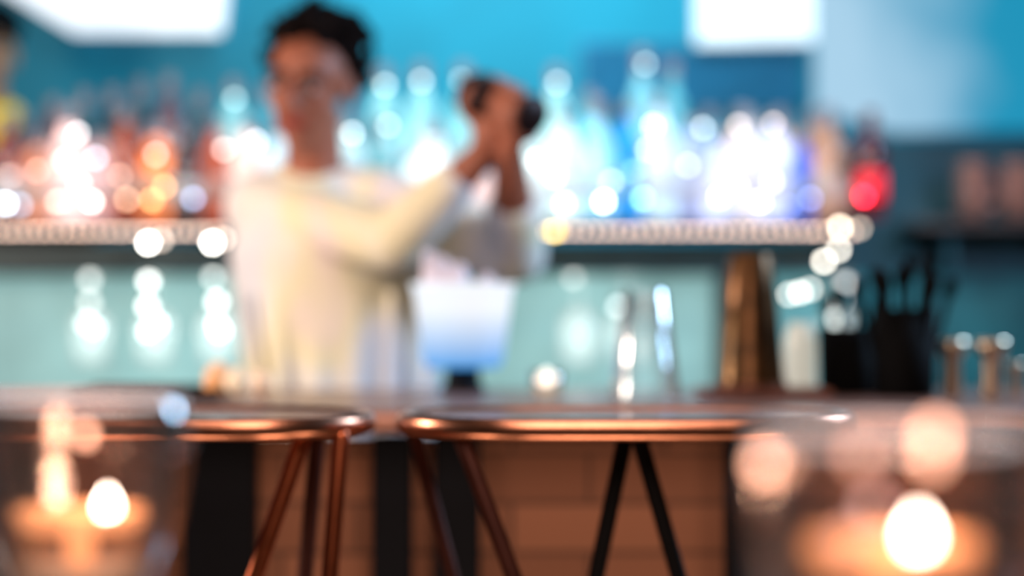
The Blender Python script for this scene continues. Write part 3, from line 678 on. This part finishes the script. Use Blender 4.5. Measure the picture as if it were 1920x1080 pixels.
obj('shaker_body',lathe('shb',[(0,.068),(.030,.068),(.034,.064),(.027,.03),(.026,-.03),(0,-.03)]),(0,0,0),sh,dkc)
obj('shaker_lid',lathe('shl',[(0,-.03),(.027,-.03),(.036,-.052),(.040,-.07),(.036,-.085),(.02,-.092),(.018,-.102),(.015,-.105),(0,-.106)]),(0,0,0),sh,M('dark_copper_lid',S(42,20,20),.4,.5))

s=1.07; bx=P(-30,0,5.75).x; base2=Vector((bx,5.75,0))
hc2=Vector((bx,5.73,P(0,105,5.73).z)); R2=Matrix.Rotation(math.radians(12),3,'Z')
def V(x,y,z): return Vector((bx+x*s,5.75+y*s,z*s*(hc2.z/1.74)))
B=Blob(); 
def tor2(B,g): 
    B.loft([(V(0,0,.9),.16+g,.11+g),(V(0,0,1.1),.14+g,.1+g),(V(0,0,1.33),.165+g,.115+g),(V(0,0,1.43),.14+g,.09+g),(V(0,0,1.47),.06+g,.055+g)])
    for q in (-1,1): B.cap(V(q*.155,0,1.4),V(0,0,1.4),.052+g,.06+g)
tor2(B,0); B.cap(V(0,0,1.42),hc2+Vector((0,.01,-.05)),.06,.052); head_blob(B,hc2,R2,1.04)
for q in (-1,1):
    B.chain([V(q*.165,0,1.39),V(q*.21,.02,1.12),V(q*.22,-.05,.88)],[.052,.042,.028]); relaxed_hand(B,V(q*.22,-.05,.88),Vector((0,-.1,-1)),Vector((-q,0,0)))
    B.chain([V(q*.09,0,.88),V(q*.1,-.01,.5),V(q*.1,.03,.09)],[.09,.06,.042]); B.cap(V(q*.1,.03,.045),V(q*.1,-.1,.036),.04,.034)
p2=B.out('person',base2,None,.008,3,None,M('tan_skin',S(185,130,95),.5,noise=.06),label='person in dark clothes, black cap and yellow scarf behind bottles',category='person')
head_parts(p2,base2,hc2,R2,M('black_short_hair',S(16,14,15),.8),1.04,False)
B=Blob(); tor2(B,.015)
for q in (-1,1): B.chain([V(q*.165,0,1.39),V(q*.21,.02,1.12),V(q*.22,-.045,.9)],[.068,.056,.04])
B.out('shirt',base2,None,.008,3,p2,M('dark_maroon_cloth',S(48,20,30),.85))
B=Blob(); B.loft([(V(0,0,.93),.17,.12),(V(0,0,.82),.175,.13)])
for q in (-1,1): B.chain([V(q*.09,0,.85),V(q*.1,-.01,.5),V(q*.1,.03,.1)],[.1,.075,.06])
B.out('trousers',base2,None,.009,2,p2,M('black_trousers',S(20,20,24),.8))
B=Blob(); B.ell(hc2+Vector((0,.015,.075)),(.094,.108,.068)); B.ell(hc2+Vector((0,-.1,.055)),(.06,.05,.008))
B.out('cap',base2,None,.005,2,p2,M('black_cap_cloth',S(10,12,16),.9,spec=.1))
B=Blob()
nc=hc2+Vector((0,.0,-.145))
pts=[nc+Vector((.07*math.cos(a),.065*math.sin(a)-.01,.012*math.sin(a*2))) for a in [2*math.pi*k/16 for k in range(17)]]
B.chain(pts,[.026]*17); B.cap(nc+Vector((.04,-.07,0)),nc+Vector((.05,-.09,-.07)),.026,.014)
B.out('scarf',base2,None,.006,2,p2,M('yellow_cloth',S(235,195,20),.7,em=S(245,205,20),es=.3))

# ------------------------------------------------------------ lights
def area(loc,tgt,size_,e,col,name='area_fill'):  # unseen soft lights, added without fixtures to light the set
    l=bpy.data.lights.new(name,'AREA'); l.energy=e; l.color=col; l.size=size_
    o=bpy.data.objects.new(name,l); COL.objects.link(o); o.location=loc
    o.rotation_euler=(Vector(tgt)-Vector(loc)).to_track_quat('-Z','Y').to_euler(); return o
def spot(loc,tgt,e,col,ang=50,r=.03,name='spot_fill'):  # unseen spots, added to brighten single areas
    l=bpy.data.lights.new(name,'SPOT'); l.energy=e; l.color=col; l.spot_size=math.radians(ang); l.spot_blend=.8; l.shadow_soft_size=r
    o=bpy.data.objects.new(name,l); COL.objects.link(o); o.location=loc
    o.rotation_euler=(Vector(tgt)-Vector(loc)).to_track_quat('-Z','Y').to_euler(); return o
area((0,2.0,2.9),(0,3,0.8),1.2,17,(1,.8,.7))
area((0,5.6,2.9),(.1,6.5,1.7),1.0,24,(.5,.9,1))
spot((-.1,5.6,2.9),(-.05,6.5,2.0),68,(.4,.9,1),62,.2)
area((-1.9,3.0,1.7),(-.35,4,1.2),.35,40,(1,.80,.68))
area((1.5,3.6,2.0),(-.1,4,1.3),.5,34,(.45,.70,1))
spot((-.5,2.6,1.5),(-.42,4,1.1),6,(1,.84,.66),26,.1)
area((0,4.6,2.9),(0,5.0,1.5),.8,7,(.9,.95,1))
for x in (-1.0,0,.9): spot((x,4.0,2.5),(x*.9,5.0,1.5),12,(1,.97,.95),70,.02)  # small spots added to raise glints on the bottles
spot((1.2,4.6,2.3),(1.1,5.75,1.45),44,(1,.92,.88),16,.02)  # spot added to brighten the copper mugs
for x in (-.5,.1,.7): area((x,2.3,.15),(x,3.15,.95),.3,3.6,(1,.70,.50),'brick_fill_light')  # unseen low lights added to brighten the brick front
area((0,1.7,1.7),(0,3.1,.9),.5,6.5,(1,.72,.58),'counter_fill_light')  # unseen warm fill added for tables and counter front
w=bpy.data.worlds.new('World'); scn.world=w; w.use_nodes=True; w.node_tree.nodes['Background'].inputs[0].default_value=(.02,.04,.05,1)

cam=bpy.data.cameras.new('Camera'); cam.lens=85; cam.sensor_width=36; co=bpy.data.objects.new('Camera',cam); COL.objects.link(co)
co.location=(0,0,CZ); co.rotation_euler=(math.pi/2,0,0); cam.clip_start=.01
cam.dof.use_dof=True; cam.dof.focus_distance=2.08; cam.dof.aperture_fstop=2.05
scn.camera=co
